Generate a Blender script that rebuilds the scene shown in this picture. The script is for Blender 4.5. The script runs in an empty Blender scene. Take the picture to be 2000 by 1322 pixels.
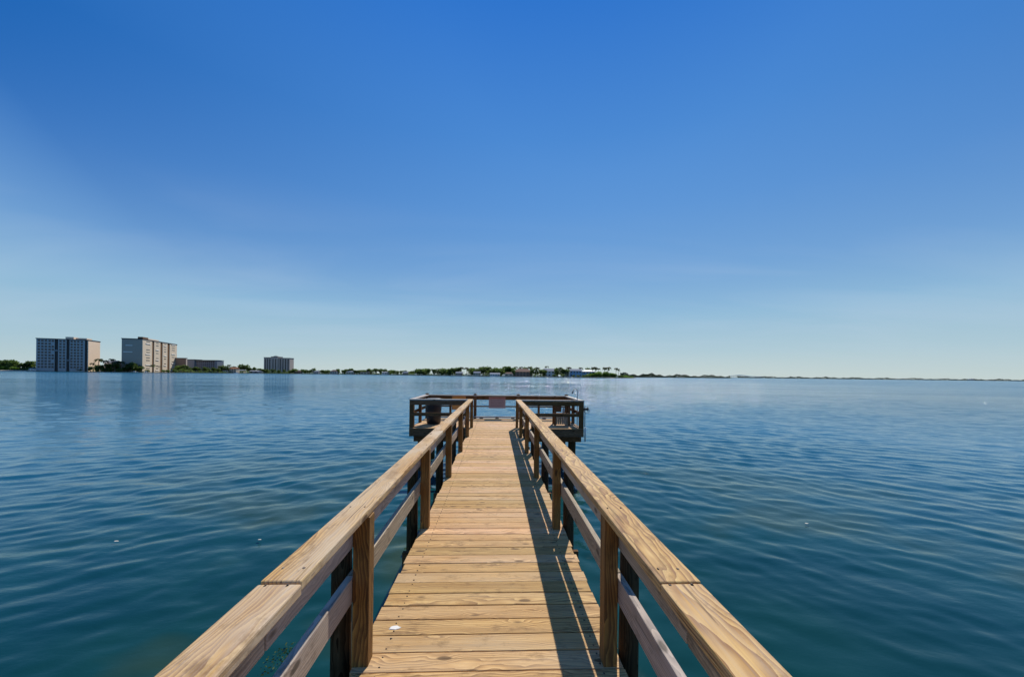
import bpy, bmesh, math, random
import numpy as np
from mathutils import Vector, Matrix
random.seed(7); rng = np.random.default_rng(11)
R = math.radians
scene = bpy.context.scene
col = scene.collection

# ------------------------------------------------------------------ constants
F = 755.0                       # focal length in pixels of a 2000 px wide picture
EYE = 1.55                      # camera above the deck
WZ = -1.30                      # water level
YAW = math.atan(31/755)
ROLL = R(0.66)
HORY = 731.9
SUN_EL = R(47); SUN_AZ = R(17)  # azimuth measured from +Y towards +X
fwd = (math.sin(YAW), math.cos(YAW)); rgt = (math.cos(YAW), -math.sin(YAW))

def far(px, D):
    s = (px-1000)/F*D
    return (s*rgt[0]+D*fwd[0], s*rgt[1]+D*fwd[1])
def hit(px, C, d):
    "distance t along C + t*d where it projects to column px"
    k = (px-1000)/F
    n = (rgt[0]-k*fwd[0], rgt[1]-k*fwd[1])
    return -(C[0]*n[0]+C[1]*n[1])/(d[0]*n[0]+d[1]*n[1])

# ------------------------------------------------------------------ tagging
def tag(o, label=None, cat=None, group=None, kind=None):
    if label: o['label'] = label
    if cat: o['category'] = cat
    if group: o['group'] = group
    if kind: o['kind'] = kind
    return o
def empty(name, loc=(0,0,0), rz=0):
    o = bpy.data.objects.new(name, None); col.objects.link(o)
    o.location = loc; o.rotation_euler = (0,0,rz); o.empty_display_size = .2
    return o
def inst(name, mesh, parent=None, loc=(0,0,0), rz=0, scale=(1,1,1)):
    o = bpy.data.objects.new(name, mesh); col.objects.link(o)
    o.parent = parent; o.location = loc; o.rotation_euler = (0,0,rz); o.scale = scale
    return o

# ------------------------------------------------------------------ mesh collector
class MB:
    def __init__(s): s.v=[]; s.f=[]; s.m=[]; s.g=[]; s.r=[]; s.smooth=[]
    def add(s, verts, faces, m=0, g=None, r=None, smooth=False):
        b=len(s.v); r = random.random() if r is None else r
        s.v += [tuple(v) for v in verts]; s.g += [tuple(x) for x in (g or verts)]; s.r += [r]*len(verts)
        s.f += [tuple(i+b for i in f) for f in faces]; s.m += [m]*len(faces); s.smooth += [smooth]*len(faces)
    def box(s, x0,x1,y0,y1,z0,z1, m=0, bev=0, grain='x', M=None, r=None, jit=0):
        c=Vector(((x0+x1)/2,(y0+y1)/2,(z0+z1)/2)); d=Vector((abs(x1-x0),abs(y1-y0),abs(z1-z0)))
        if bev<=0:
            vs=[Vector((sx*d.x/2,sy*d.y/2,sz*d.z/2)) for sx in(-1,1) for sy in(-1,1) for sz in(-1,1)]
            fs=[(0,1,3,2),(4,6,7,5),(0,4,5,1),(2,3,7,6),(0,2,6,4),(1,5,7,3)]
        else:
            bm=bmesh.new(); bmesh.ops.create_cube(bm,size=1)
            for v in bm.verts: v.co=Vector((v.co.x*d.x,v.co.y*d.y,v.co.z*d.z))
            bmesh.ops.bevel(bm,geom=list(bm.edges),offset=bev,segments=2,affect='EDGES',profile=.5)
            bm.verts.index_update(); vs=[v.co.copy() for v in bm.verts]; fs=[[v.index for v in f.verts] for f in bm.faces]; bm.free()
        if grain=='x': g=[(v.x,v.y,v.z) for v in vs]
        elif grain=='y': g=[(v.y,v.x,v.z) for v in vs]
        else: g=[(v.z,v.x,v.y) for v in vs]
        if M is None and jit:
            M=Matrix.Rotation(random.uniform(-jit,jit),4,'X')@Matrix.Rotation(random.uniform(-jit,jit)*.4,4,'Y')@Matrix.Rotation(random.uniform(-jit,jit)*.3,4,'Z')
        vv=[(M@v if M else v)+c for v in vs]
        s.add(vv,fs,m,g,r)
    def cyl(s, p0,p1,r0,r1=None,n=12,m=0,caps=True,wob=0,seg=1):
        p0=Vector(p0);p1=Vector(p1); r1=r0 if r1 is None else r1
        a=(p1-p0); L=a.length; a.normalize(); u=a.orthogonal().normalized(); w=a.cross(u)
        vs=[];gs=[]
        for j in range(seg+1):
            t=j/seg; rr=r0+(r1-r0)*t
            for i in range(n):
                th=2*math.pi*i/n; k=rr*(1+random.uniform(-wob,wob))
                vs.append(p0+a*L*t+(u*math.cos(th)+w*math.sin(th))*k); gs.append((L*t,math.cos(th)*rr,math.sin(th)*rr))
        fs=[(j*n+i,j*n+(i+1)%n,(j+1)*n+(i+1)%n,(j+1)*n+i) for j in range(seg) for i in range(n)]
        if caps: fs+= [tuple(range(n))[::-1], tuple(range(seg*n,seg*n+n))]
        s.add(vs,fs,m,gs,smooth=False)
        for q in range(len(fs)-(2 if caps else 0)): s.smooth[-len(fs)+q]=True
    def tube(s, pts, r, n=8, m=0):
        for a,b in zip(pts,pts[1:]): s.cyl(a,b,r,r,n,m)
    def mesh(s, name, mats):
        me=bpy.data.meshes.new(name); me.from_pydata(s.v,[],s.f); 
        for mt in (mats if isinstance(mats,(list,tuple)) else [mats]): me.materials.append(mt)
        me.polygons.foreach_set('material_index',s.m); me.polygons.foreach_set('use_smooth',s.smooth)
        a=me.attributes.new('gc','FLOAT_VECTOR','POINT'); a.data.foreach_set('vector',np.array(s.g,dtype=np.float32).ravel())
        a=me.attributes.new('rnd','FLOAT','POINT'); a.data.foreach_set('value',np.array(s.r,dtype=np.float32))
        me.update(); return me
    def build(s, name, mats, parent=None, loc=(0,0,0), rz=0):
        return inst(name, s.mesh(name,mats), parent, loc, rz)

# ------------------------------------------------------------------ materials
class NT:
    def __init__(s, tree): s.t=tree
    def n(s, typ, **k):
        nd=s.t.nodes.new(typ)
        for a,b in k.items():
            if a in ('inp',):
                for kk,vv in b.items():
                    if isinstance(vv, bpy.types.NodeSocket): s.t.links.new(vv, nd.inputs[kk])
                    else: nd.inputs[kk].default_value=vv
            else: setattr(nd,a,b)
        return nd
    def math(s, op, a, b=0.0, clamp=False):
        nd=s.t.nodes.new('ShaderNodeMath'); nd.operation=op; nd.use_clamp=clamp
        for i,x in enumerate((a,b)):
            if isinstance(x,bpy.types.NodeSocket): s.t.links.new(x,nd.inputs[i])
            else: nd.inputs[i].default_value=x
        return nd.outputs[0]
    def vmath(s, op, a, b=(0,0,0)):
        nd=s.t.nodes.new('ShaderNodeVectorMath'); nd.operation=op
        for i,x in enumerate((a,b)):
            if isinstance(x,bpy.types.NodeSocket): s.t.links.new(x,nd.inputs[i])
            else: nd.inputs[i].default_value=x
        return nd.outputs[0]
    def mix(s, fac, a, b, blend='MIX'):
        nd=s.t.nodes.new('ShaderNodeMix'); nd.data_type='RGBA'; nd.blend_type=blend
        for i,x in ((0,fac),(6,a),(7,b)):
            if isinstance(x,bpy.types.NodeSocket): s.t.links.new(x,nd.inputs[i])
            else: nd.inputs[i].default_value = x if i==0 else (tuple(x)+(1,) if len(x)==3 else x)
        return nd.outputs[2]
    def ramp(s, fac, stops, interp='LINEAR'):
        nd=s.t.nodes.new('ShaderNodeValToRGB'); s.t.links.new(fac,nd.inputs[0]); cr=nd.color_ramp; cr.interpolation=interp
        while len(cr.elements)<len(stops): cr.elements.new(.5)
        for e,(p,c) in zip(cr.elements,stops):
            e.position=p; e.color = (c,c,c,1) if isinstance(c,(int,float)) else tuple(c)+(1,)
        return nd.outputs[0]
    def noise(s, vec, scale, detail=3, rough=.5, dist=0):
        nd=s.n('ShaderNodeTexNoise',inp={'Scale':scale,'Detail':detail,'Roughness':rough,'Distortion':dist})
        if vec is not None: s.t.links.new(vec,nd.inputs['Vector'])
        return nd.outputs[0]
def newmat(name):
    m=bpy.data.materials.new(name); m.use_nodes=True; t=m.node_tree
    b=t.nodes['Principled BSDF']; return m,NT(t),b

def wood(name, dark, mid, light, grey, wet=.35, rough=.75, var=.22, knots=True, bump=.5, greyamt=.5):
    m,N,b=newmat(name); L=m.node_tree.links
    gc=N.n('ShaderNodeAttribute',attribute_name='gc').outputs['Vector']
    rn=N.n('ShaderNodeAttribute',attribute_name='rnd').outputs['Fac']
    off=N.n('ShaderNodeCombineXYZ',inp={'X':N.math('MULTIPLY',rn,31.0),'Y':N.math('MULTIPLY',N.math('FRACT',N.math('MULTIPLY',rn,17.3)),.35),'Z':N.math('MULTIPLY',N.math('FRACT',N.math('MULTIPLY',rn,91.7)),.30)}).outputs[0]
    p=N.vmath('ADD',gc,off)
    # knots
    pk=N.vmath('MULTIPLY',p,(3.0,8.0,8.0))
    vo=N.n('ShaderNodeTexVoronoi',inp={'Scale':1.0,'Randomness':1.0}); L.new(pk,vo.inputs['Vector'])
    kd=vo.outputs['Distance']
    knot=N.ramp(kd,[(.0,1.0),(.10,.9),(.15,0.0)])
    halo=N.ramp(kd,[(.05,1.0),(.33,0.0)])
    # growth rings, stretched along the board
    ds=N.noise(N.vmath('MULTIPLY',p,(1.6,5,5)),1.0,3,.5)
    pr=N.vmath('MULTIPLY',p,(.09,1,1))
    prd=N.n('ShaderNodeCombineXYZ',inp={'X':0.0,'Y':N.math('ADD',N.math('MULTIPLY',ds,.11),N.math('MULTIPLY',halo,.03)),'Z':N.math('MULTIPLY',ds,.09)}).outputs[0]
    pr=N.vmath('ADD',pr,prd)
    wv=N.n('ShaderNodeTexWave',wave_type='RINGS',rings_direction='X',wave_profile='SAW',inp={'Scale':25.0,'Distortion':1.2,'Detail':2.0,'Detail Scale':1.5}); L.new(pr,wv.inputs['Vector'])
    wf=wv.outputs['Fac']
    fine=N.noise(N.vmath('MULTIPLY',p,(4,150,150)),1.0,3,.6)
    streak=N.noise(N.vmath('MULTIPLY',p,(1.2,26,26)),1.0,3,.6)
    f=N.math('ADD',N.math('ADD',N.math('MULTIPLY',wf,.34),N.math('MULTIPLY',fine,.33)),N.math('MULTIPLY',streak,.48))
    c=N.ramp(f,[(.34,light),(.52,mid),(.72,dark)])
    big=N.noise(N.vmath('MULTIPLY',p,(1.1,4,4)),1.0,4,.6)
    gm=N.math('MULTIPLY',N.ramp(N.math('ADD',N.math('MULTIPLY',big,.7),N.math('MULTIPLY',fine,.3)),[(.38,0.0),(.66,1.0)]),N.math('MULTIPLY',greyamt,N.math('ADD',.45,N.math('MULTIPLY',N.math('FRACT',N.math('MULTIPLY',rn,7.7)),1.1))),True)
    c=N.mix(gm,c,grey,'MIX')
    val=N.math('ADD',N.math('MULTIPLY',N.math('FRACT',N.math('MULTIPLY',rn,53.1)),var),1-var*.5)
    cc=N.n('ShaderNodeCombineColor',inp={0:val,1:val,2:N.math('POWER',val,2.1)}).outputs[0]
    c=N.mix(1.0,c,cc,'MULTIPLY')
    # dirt blotches
    di=N.noise(N.vmath('MULTIPLY',p,(6,11,11)),1.0,5,.7)
    c=N.mix(N.math('MULTIPLY',N.ramp(di,[(.54,0.0),(.68,1.0)]),.5),c,tuple(x*.38 for x in dark))
    if knots: c=N.mix(N.math('MULTIPLY',knot,.85),c,tuple(x*.30 for x in dark)); 
    L.new(c,b.inputs['Base Color'])
    # long checks (cracks)
    ck=N.noise(N.vmath('MULTIPLY',p,(1.4,55,55)),1.0,2,.5)
    crack=N.ramp(ck,[(.66,0.0),(.69,1.0)])
    c2=N.mix(N.math('MULTIPLY',crack,.5),c,tuple(x*.3 for x in dark)); L.new(c2,b.inputs['Base Color'])
    h=N.math('SUBTRACT',N.math('ADD',N.math('MULTIPLY',wf,.35),N.math('MULTIPLY',fine,.8)),N.math('MULTIPLY',crack,1.2))
    bp=N.n('ShaderNodeBump',inp={'Strength':bump,'Distance':.002,'Height':h}); L.new(bp.outputs[0],b.inputs['Normal'])
    b.inputs['Roughness'].default_value=rough; b.inputs['Specular IOR Level'].default_value=wet
    return m
def add_tide(m):
    "barnacles and green slime on a piling up to the tide line"
    N=NT(m.node_tree); b=m.node_tree.nodes['Principled BSDF']; L=m.node_tree.links
    src=b.inputs['Base Color'].links[0].from_socket
    gc=N.n('ShaderNodeAttribute',attribute_name='gc').outputs['Vector']
    sx=N.n('ShaderNodeSeparateXYZ'); L.new(gc,sx.inputs[0])
    n=N.noise(gc,22,5,.7)
    hgt=N.math('ADD',sx.outputs[0],N.math('MULTIPLY',n,.35))
    band=N.math('MULTIPLY',N.ramp(N.math('DIVIDE',hgt,3.0),[(.0,1.0),(.70,1.0),(.74,0.0)]),.8)
    col_=N.ramp(n,[(.40,(.020,.024,.012)),(.55,(.06,.055,.035)),(.66,(.22,.20,.16))])
    L.new(N.mix(band,src,col_),b.inputs['Base Color'])
M_deck = wood('deck_pine',(.26,.12,.03),(.58,.33,.115),(.74,.48,.205),(.53,.40,.26),greyamt=.42,var=.42)
M_cap  = wood('cap_pine',(.25,.11,.032),(.51,.29,.085),(.65,.42,.15),(.54,.43,.285),greyamt=.75,var=.12,bump=.9)
M_post = wood('post_pine',(.10,.04,.008),(.25,.12,.024),(.37,.20,.05),(.21,.12,.045),greyamt=.3,var=.2)
M_grey = wood('weathered_board',(.17,.13,.09),(.35,.27,.175),(.50,.40,.28),(.44,.38,.30),greyamt=.75,var=.25)
M_old  = wood('old_dark_timber',(.07,.032,.013),(.17,.085,.036),(.25,.14,.065),(.17,.115,.07),greyamt=.5,var=.3,wet=.05)
M_pile = wood('creosote_pile',(.020,.012,.006),(.070,.042,.020),(.11,.07,.036),(.085,.065,.042),greyamt=.4,var=.2,knots=False,wet=.03)
add_tide(M_pile)

def plain(name, c, rough=.7, spec=.3, nscale=3.0, amt=.25, metal=0, bump=0):
    m,N,b=newmat(name); L=m.node_tree.links
    tc=N.n('ShaderNodeTexCoord').outputs['Object']
    n=N.noise(tc,nscale,5,.6)
    cc=N.mix(n,tuple(x*(1-amt) for x in c),tuple(min(1,x*(1+amt)) for x in c)); L.new(cc,b.inputs['Base Color'])
    b.inputs['Roughness'].default_value=rough; b.inputs['Specular IOR Level'].default_value=spec; b.inputs['Metallic'].default_value=metal
    if bump:
        bp=N.n('ShaderNodeBump',inp={'Strength':bump,'Distance':.01,'Height':n}); L.new(bp.outputs[0],b.inputs['Normal'])
    return m
def foliage(name, c1, c2, tl=.45):
    m,N,b=newmat(name); L=m.node_tree.links
    rn=N.n('ShaderNodeAttribute',attribute_name='rnd').outputs['Fac']
    oi=N.n('ShaderNodeObjectInfo').outputs['Random']
    c=N.mix(N.math('MULTIPLY',N.math('ADD',rn,oi),.5),c1,c2); L.new(c,b.inputs['Base Color'])
    b.inputs['Roughness'].default_value=.6; b.inputs['Specular IOR Level'].default_value=.25
    tr=N.n('ShaderNodeBsdfTranslucent'); L.new(N.mix(.5,c,tuple(v*2 for v in c2)),tr.inputs['Color'])
    mx=N.n('ShaderNodeMixShader'); mx.inputs[0].default_value=tl; L.new(b.outputs[0],mx.inputs[1]); L.new(tr.outputs[0],mx.inputs[2])
    L.new(mx.outputs[0],m.node_tree.nodes['Material Output'].inputs['Surface'])
    return m
M_leaf = foliage('dark_leaves',(.035,.070,.018),(.11,.165,.035))
M_leaf2= foliage('bright_leaves',(.07,.15,.02),(.16,.26,.04))
M_palm = foliage('palm_fronds',(.025,.045,.015),(.08,.10,.03))
M_leafd= foliage('mangrove_leaves',(.014,.030,.012),(.04,.065,.022),.12)
M_bark = plain('bark',(.10,.08,.06),.9,.1)
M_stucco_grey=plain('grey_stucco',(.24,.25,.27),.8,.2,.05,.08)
M_stucco_shaded_warm=plain('shaded_warm_stucco',(.35,.30,.25),.8,.2,.05,.08)  # shade on the beige block's front, put into its colour
M_stucco_shaded=plain('shaded_grey_stucco',(.37,.38,.39),.8,.2,.05,.08)  # shade on the leftmost block's front, put into its colour
M_stucco_pink_and_lit=plain('pink_and_sunlit_stucco',(.70,.55,.41),.8,.2,.05,.08)  # pink walls, also the leftmost block's side lightened as sunlit
M_stucco_tan_and_lit=plain('tan_and_sunlit_stucco',(.58,.48,.36),.8,.2,.08,.12)  # tan houses, also the sunlit side of the beige block
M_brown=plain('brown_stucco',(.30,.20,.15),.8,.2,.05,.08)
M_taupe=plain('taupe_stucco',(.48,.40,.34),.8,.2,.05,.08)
M_trim=plain('dark_fascia',(.06,.065,.075),.8,.2,.1,.1)
M_white=plain('white_paint',(.75,.73,.70),.6,.3,.5,.06)
M_sand=plain('pale_sand',(.50,.46,.38),.95,.1,.05,.15)
M_blue=plain('pale_blue_paint',(.20,.38,.55),.6,.3,.2,.06)
M_roofbrown=plain('brown_roof',(.19,.12,.09),.9,.1,.3,.2)
M_roofgrey=plain('grey_roof',(.26,.27,.29),.9,.1,.3,.2)
M_rooforange=plain('terracotta_roof',(.38,.17,.08),.9,.1,.3,.2)
M_glass=plain('dark_glass',(.012,.018,.03),.15,.5,.3,.2)
M_metal=plain('galvanised_metal',(.35,.36,.37),.4,.5,9,.15,.8)
M_black=plain('black_plastic',(.012,.013,.017),.45,.4,5,.2)
M_pvc=plain('grey_white_plastic',(.55,.56,.55),.5,.4,5,.1)

# ------------------------------------------------------------------ PIER
pier = empty('wooden_pier',(0,0,-1.3))
tag(pier,'long weathered wooden fishing pier with railings running out to a T-shaped end platform','pier')
def P(mb,name,mat,label=None):
    for i,v in enumerate(mb.v): mb.v[i]=(v[0],v[1],v[2]+1.3)
    o=mb.build(name,mat,pier)
    if label: o['label']=label
    return o
XL0,XL1=-.735,.705
M_screw=plain('rusty_screw',(.06,.04,.03),.6,.5,60,.3,.3)
def planks(y0,y1,x0,x1,name,label,mat,screws):
    mb=MB(); y=y0; 
    while y<y1-.02:
        w=.139; dz=random.uniform(-.0015,.0015); e0=random.uniform(-.010,.008); e1=random.uniform(-.008,.010)
        mb.box(x0+e0,x1+e1,y,y+w,-.036+dz,0+dz,bev=.004,grain='x',jit=.004)
        for sx in screws:
            for k in (.03,.109):
                mb.cyl((sx+random.uniform(-.008,.008),y+k+random.uniform(-.008,.008),dz-.004),(sx,y+k,dz+.0012),.0055,n=6,m=1)
        y+=w+random.uniform(.0045,.0085)
    return P(mb,name,[mat,M_screw],label)
planks(-3.2,11.18,XL0,XL1,'walkway_deck','tan pine walkway planks laid crosswise',M_deck,(-.60,.58))
M_capg=wood('weathered_cap',(.22,.17,.12),(.42,.36,.28),(.56,.50,.42),(.50,.47,.43),greyamt=.7,var=.2)
PX0,PX1,PY0,PY1=-2.47,2.57,11.30,13.72
planks(PY0-.09,PY1,PX0+.03,PX1-.03,'platform_deck','crosswise tan planks of the end platform',M_deck,(-2.2,-1.2,-.6,.6,1.2,2.2))
# stringers and cross beams below
for x in (XL0+.03,XL1-.07):
    mb=MB(); mb.box(x,x+.04,-3.2,11.17,-.235,-.04,bev=.003,grain='y'); P(mb,'stringer',M_old)
LPY=[-1.65,.20,2.07,3.91,5.84,7.78,9.63,11.30]
RPY=[-1.65,.20,2.04,3.87,5.81,7.65,9.55,11.30]
for s,ys in ((-1,LPY),(1,RPY)):
    if s<0: pi,po,bi,bo,ci,co,pc=-.660,-.745,-.747,-.785,-.665,-.803,-.850
    else:   pi,po,bi,bo,ci,co,pc=.590,.664,.666,.702,.583,.730,.770
    for i,y in enumerate(ys):
        if i<1: continue
        mb=MB(); lean=random.uniform(-.003,.003)
        M=Matrix.Rotation(lean,4,'Y')@Matrix.Rotation(random.uniform(-.02,.02),4,'Z')
        mb.box(min(pi,po),max(pi,po),y,y+.087,-.22,.790,bev=.004,grain='z',M=M); P(mb,'post',M_post)
        if i<len(ys)-0:
            mb=MB(); mb.cyl((pc,y+.13,WZ-1.6),(pc,y+.13,.74),.068,.052,14,wob=.05,seg=10); P(mb,'piling',M_pile)
        if i>1 and s<0:
            mb=MB(); mb.box(-.92,.86,y+.0,y+.05,-.42,-.24,bev=.003,grain='x'); P(mb,'cross_beam',M_old)
    # cap boards, with the joints the picture shows
    if s<0: segs=[(-2.6,1.352,0,-.004),(1.362,4.96,.0,0),(4.966,8.6,.001,.002),(8.606,11.375,0,0)]
    else:   segs=[(-2.6,1.325,-.003,-.002),(1.331,4.86,0,0),(4.866,8.5,.001,.001),(8.506,11.375,0,0)]
    for k,(a,b_,dx,dz) in enumerate(segs):
        mb=MB(); x0,x1=min(ci,co)+dx,max(ci,co)+dx
        if s<0 and k==0: x1+=.009
        mb.box(x0,x1,a,b_,.792+dz,.832+dz,bev=.006,grain='y',jit=.0012 if k==3 else 0)
        for py in ys+[a+.05,b_-.05]:
            if a<py<b_:
                for q in (.03,.105):
                    mb.cyl((x0+q,py+.04,.83+dz),(x0+q+random.uniform(-.006,.006),py+.04,.8332+dz),.006,n=6,m=1)
        P(mb,'handrail_board',[M_cap,M_screw])
    for k,(a,b_) in enumerate([(-2.6,1.30),(1.308,4.95),(4.958,8.62),(8.628,11.26)]):
        mb=MB(); mb.box(min(bi,bo),max(bi,bo),a,b_,.628,.789,bev=.005,grain='y'); P(mb,'upper_rail_board',M_grey)
    for k,(a,b_) in enumerate([(-2.6,2.10),(2.108,5.90),(5.908,9.66),(9.668,11.26)]):
        mb=MB(); mb.box(min(bi,bo),max(bi,bo),a,b_,.335,.470,bev=.005,grain='y'); P(mb,'middle_rail_board',M_grey)
# platform rails
M_dk=M_old
def rail_x(x0,x1,y,side,cap=True,mid=(.345,.44),up=(.66,.789),mcap=M_capg):
    "rail along x; boards on the side given"
    mb=MB(); mb.box(x0,x1,y-.07,y+.07,.791,.829,bev=.005,grain='x'); P(mb,'handrail_board',mcap)
    yb=y+side*.045
    mb=MB(); mb.box(x0+.02,x1-.02,min(yb,yb+side*.038),max(yb,yb+side*.038),up[0],up[1],bev=.004,grain='x'); P(mb,'upper_rail_board',M_dk)
    mb=MB(); mb.box(x0+.02,x1-.02,min(yb,yb+side*.038),max(yb,yb+side*.038),mid[0],mid[1],bev=.004,grain='x'); P(mb,'middle_rail_board',M_dk)
def rail_y(x,y0,y1,side):
    mb=MB(); mb.box(x-.07,x+.07,y0,y1,.792,.830,bev=.005,grain='y'); P(mb,'handrail_board',M_capg)
    xb=x+side*.045
    for a,b_,nm in ((.66,.789,'upper_rail_board'),(.345,.44,'middle_rail_board')):
        mb=MB(); mb.box(min(xb,xb+side*.038),max(xb,xb+side*.038),y0,y1,a,b_,bev=.004,grain='y'); P(mb,nm,M_dk)
def post(x,y,w=.09,z0=-.22,z1=.79,mat=M_dk):
    mb=MB(); mb.box(x-w/2,x+w/2,y-w/2,y+w/2,z0,z1,bev=.004,grain='z'); P(mb,'post',mat)
rail_x(PX0-.02,-.806,PY0,-1); rail_x(.733,PX1+.02,PY0,-1)
rail_x(PX0+.0,PX1-.0,PY1+.02,1,mid=(.40,.445))
rail_y(PX0+.05,PY0+.075,PY1-.055,-1); rail_y(PX1-.05,PY0+.075,PY1-.055,1)
for x in (PX0+.05,PX1-.05):
    post(x,PY0,.125,-.24,.788); post(x,PY1+.02,.10,-.22,.875)
    post(x,(PY0+PY1)/2,.09)
for x in (-1.60,1.53): post(x,PY1+.02,.075)
for x in (-.73,.80): post(x,PY1+.02,.10,-.22,.875)
mb=MB(); mb.box(PX0+.12,PX1-.12,PY1-.12,PY1-.04,.045,.083,bev=.004,grain='x')
for x in np.linspace(PX0+.3,PX1-.3,9): mb.box(x-.06,x+.06,PY1-.118,PY1-.042,.002,.046)
P(mb,'toe_board',M_grey)
mb=MB(); mb.box(PX0,PX1,PY0-.135,PY0-.095,-.235,-.005,bev=.003,grain='x'); P(mb,'rim_board',M_dk)
mb=MB(); mb.box(PX0,PX1,PY1+.03,PY1+.07,-.235,-.005,bev=.003,grain='x'); P(mb,'rim_board',M_dk)
for x in (PX0-.005,PX1-.035):
    mb=MB(); mb.box(x,x+.04,PY0-.094,PY1+.029,-.235,-.005,bev=.003,grain='y'); P(mb,'rim_board',M_dk)
for y in (PY0+.1,(PY0+PY1)/2,PY1-.2):
    mb=MB(); mb.box(PX0+.08,PX1-.02,y,y+.10,-.42,-.24,bev=.003,grain='x'); P(mb,'cross_beam',M_old)
for x in (-2.18,2.30):
    for y in (PY0+.26,PY1-.45):
        mb=MB(); mb.cyl((x,y,WZ-1.6),(x,y,-.245),.13,.115,16,wob=.04,seg=10); P(mb,'piling',M_pile)

# ------------------------------------------------------------------ things on the pier
# bin
t=empty('litter_bin',(-1.93,12.15,0)); tag(t,'tall black litter bin standing in the left corner of the end platform','bin')
mb=MB(); mb.cyl((0,0,.03),(0,0,.74),.215,.25,24,seg=4)
for z in (.25,.5): mb.cyl((0,0,z),(0,0,z+.02),.245,.247,24)
mb.build('body',M_black,t)
mb=MB(); mb.cyl((0,0,.74),(0,0,.78),.27,.27,24); mb.cyl((0,0,.78),(0,0,.80),.25,.2,24); mb.build('lid',M_black,t)
mb=MB(); mb.cyl((0,0,0),(0,0,.03),.19,.19,20); mb.build('base',M_black,t)
# tan board sign
def sign_mat(name,base,ink,head=None,rows=9):
    m,N,b=newmat(name); L=m.node_tree.links
    tc=N.n('ShaderNodeTexCoord').outputs['Generated']
    sx=N.n('ShaderNodeSeparateXYZ'); L.new(tc,sx.inputs[0])
    z=sx.outputs['Z']; x=sx.outputs['X']
    row=N.math('FRACT',N.math('MULTIPLY',z,rows))
    line=N.math('MULTIPLY',N.math('GREATER_THAN',row,.35),N.math('LESS_THAN',row,.72))
    wn=N.noise(N.vmath('MULTIPLY',tc,(28,1,rows*.9)),1.0,2,.7)
    ink_f=N.math('MULTIPLY',line,N.math('GREATER_THAN',wn,.47))
    inside=N.math('MULTIPLY',N.math('MULTIPLY',N.math('GREATER_THAN',x,.10),N.math('LESS_THAN',x,.90)),N.math('MULTIPLY',N.math('GREATER_THAN',z,.08),N.math('LESS_THAN',z,.74)))
    f=N.math('MULTIPLY',N.math('MULTIPLY',ink_f,inside),.7)
    wear=N.noise(tc,6,4,.6)
    c=N.mix(wear,tuple(v*.85 for v in base),tuple(v*1.1 for v in base))
    c=N.mix(f,c,ink)
    if head:
        hf=N.math('MULTIPLY',N.math('GREATER_THAN',z,.80),N.math('LESS_THAN',z,.95))
        c=N.mix(N.math('MULTIPLY',hf,.75),c,head)
    L.new(c,b.inputs['Base Color']); b.inputs['Roughness'].default_value=.5
    return m
M_sign1=sign_mat('faded_notice',(.38,.25,.235),(.05,.03,.05),(.30,.07,.05),8)
M_sign2=plain('orange_board',(.62,.27,.07),.6,.3,4,.12)
def signboard(name,x0,x1,z0,z1,y,mat,label):
    t=empty(name,((x0+x1)/2,y,z0)); tag(t,label,'sign'); w=(x1-x0)/2; h=z1-z0
    mb=MB(); mb.box(-w,w,-.006,.006,0,h,bev=.002); mb.build('sign_panel',mat,t)
    for sx in (-1,1):
        for zz in (.04,h-.04):
            mb=MB(); mb.cyl((sx*(w-.04),-.012,zz),(sx*(w-.04),-.006,zz),.009,n=8); mb.build('bolt',M_metal,t)
signboard('notice_sign',-.25,.345,.365,.772,PY1+.035,M_sign1,'faded pinkish grey notice sign with small lettering at the middle of the far railing')
signboard('sign_board',-1.55,-1.06,.30,.80,PY1+.035,M_sign2,'plain orange tan board fixed to the far railing left of the walkway')
# fish cleaning stand
t=empty('cleaning_stand',(2.08,12.15,0)); tag(t,'weathered wooden fish cleaning stand with slatted base at the right of the end platform','table')
mb=MB()
for k in range(7): mb.box(-.21+k*.062,-.21+k*.062+.054,-.20,-.182,.03,.33,bev=.002,grain='z')
mb.build('slatted_base',M_grey,t)
for sx in (-.23,.21):
    for sy in (-.18,.18):
        mb=MB(); mb.box(sx-.03,sx+.03,sy-.03,sy+.03,0,.70,bev=.003,grain='z'); mb.build('leg',M_old,t)
mb=MB(); mb.box(-.30,.28,-.24,.24,.70,.735,bev=.004,grain='x'); mb.build('table_top',M_grey,t)
mb=MB(); mb.box(-.26,-.04,-.205,-.17,.42,.70,bev=.003,grain='x'); mb.build('apron',M_old,t)
mb=MB(); mb.box(-.27,.25,-.15,.15,.34,.36,bev=.003,grain='x'); mb.build('shelf',M_old,t)
t=inst('plastic_bottle',None); bpy.data.objects.remove(t)
mb=MB(); mb.cyl((0,0,0),(0,0,.13),.035,.035,14); mb.cyl((0,0,.13),(0,0,.17),.035,.014,14); mb.cyl((0,0,.17),(0,0,.20),.015,.015,10)
o=mb.build('plastic_bottle',M_pvc,None,(2.12,12.03,.361)); tag(o,'small white plastic bottle on the shelf of the cleaning stand','bottle')
# gooseneck tap pipe on the right corner
t=empty('water_tap',(PX1-.13,PY0+.18,0)); tag(t,'thin grey upright water pipe with a bent gooseneck rising above the right rail corner','tap')
mb=MB(); pts=[(0,0,0.0),(0,0,1.10)]
for k in range(1,9):
    a=math.pi*k/8; pts.append((-.065+.065*math.cos(a),0,1.10+.05*math.sin(a)))
mb.tube(pts,.011,8); mb.build('pipe',M_metal,t)
mb=MB(); mb.cyl((-.13,0,1.10),(-.155,0,1.02),.016,.02,10); mb.build('spout',M_black,t)
mb=MB(); mb.cyl((0,-.03,.90),(0,.03,.90),.014,n=8); mb.box(-.03,.03,.03,.045,.89,.91); mb.build('valve',M_metal,t)
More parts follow.
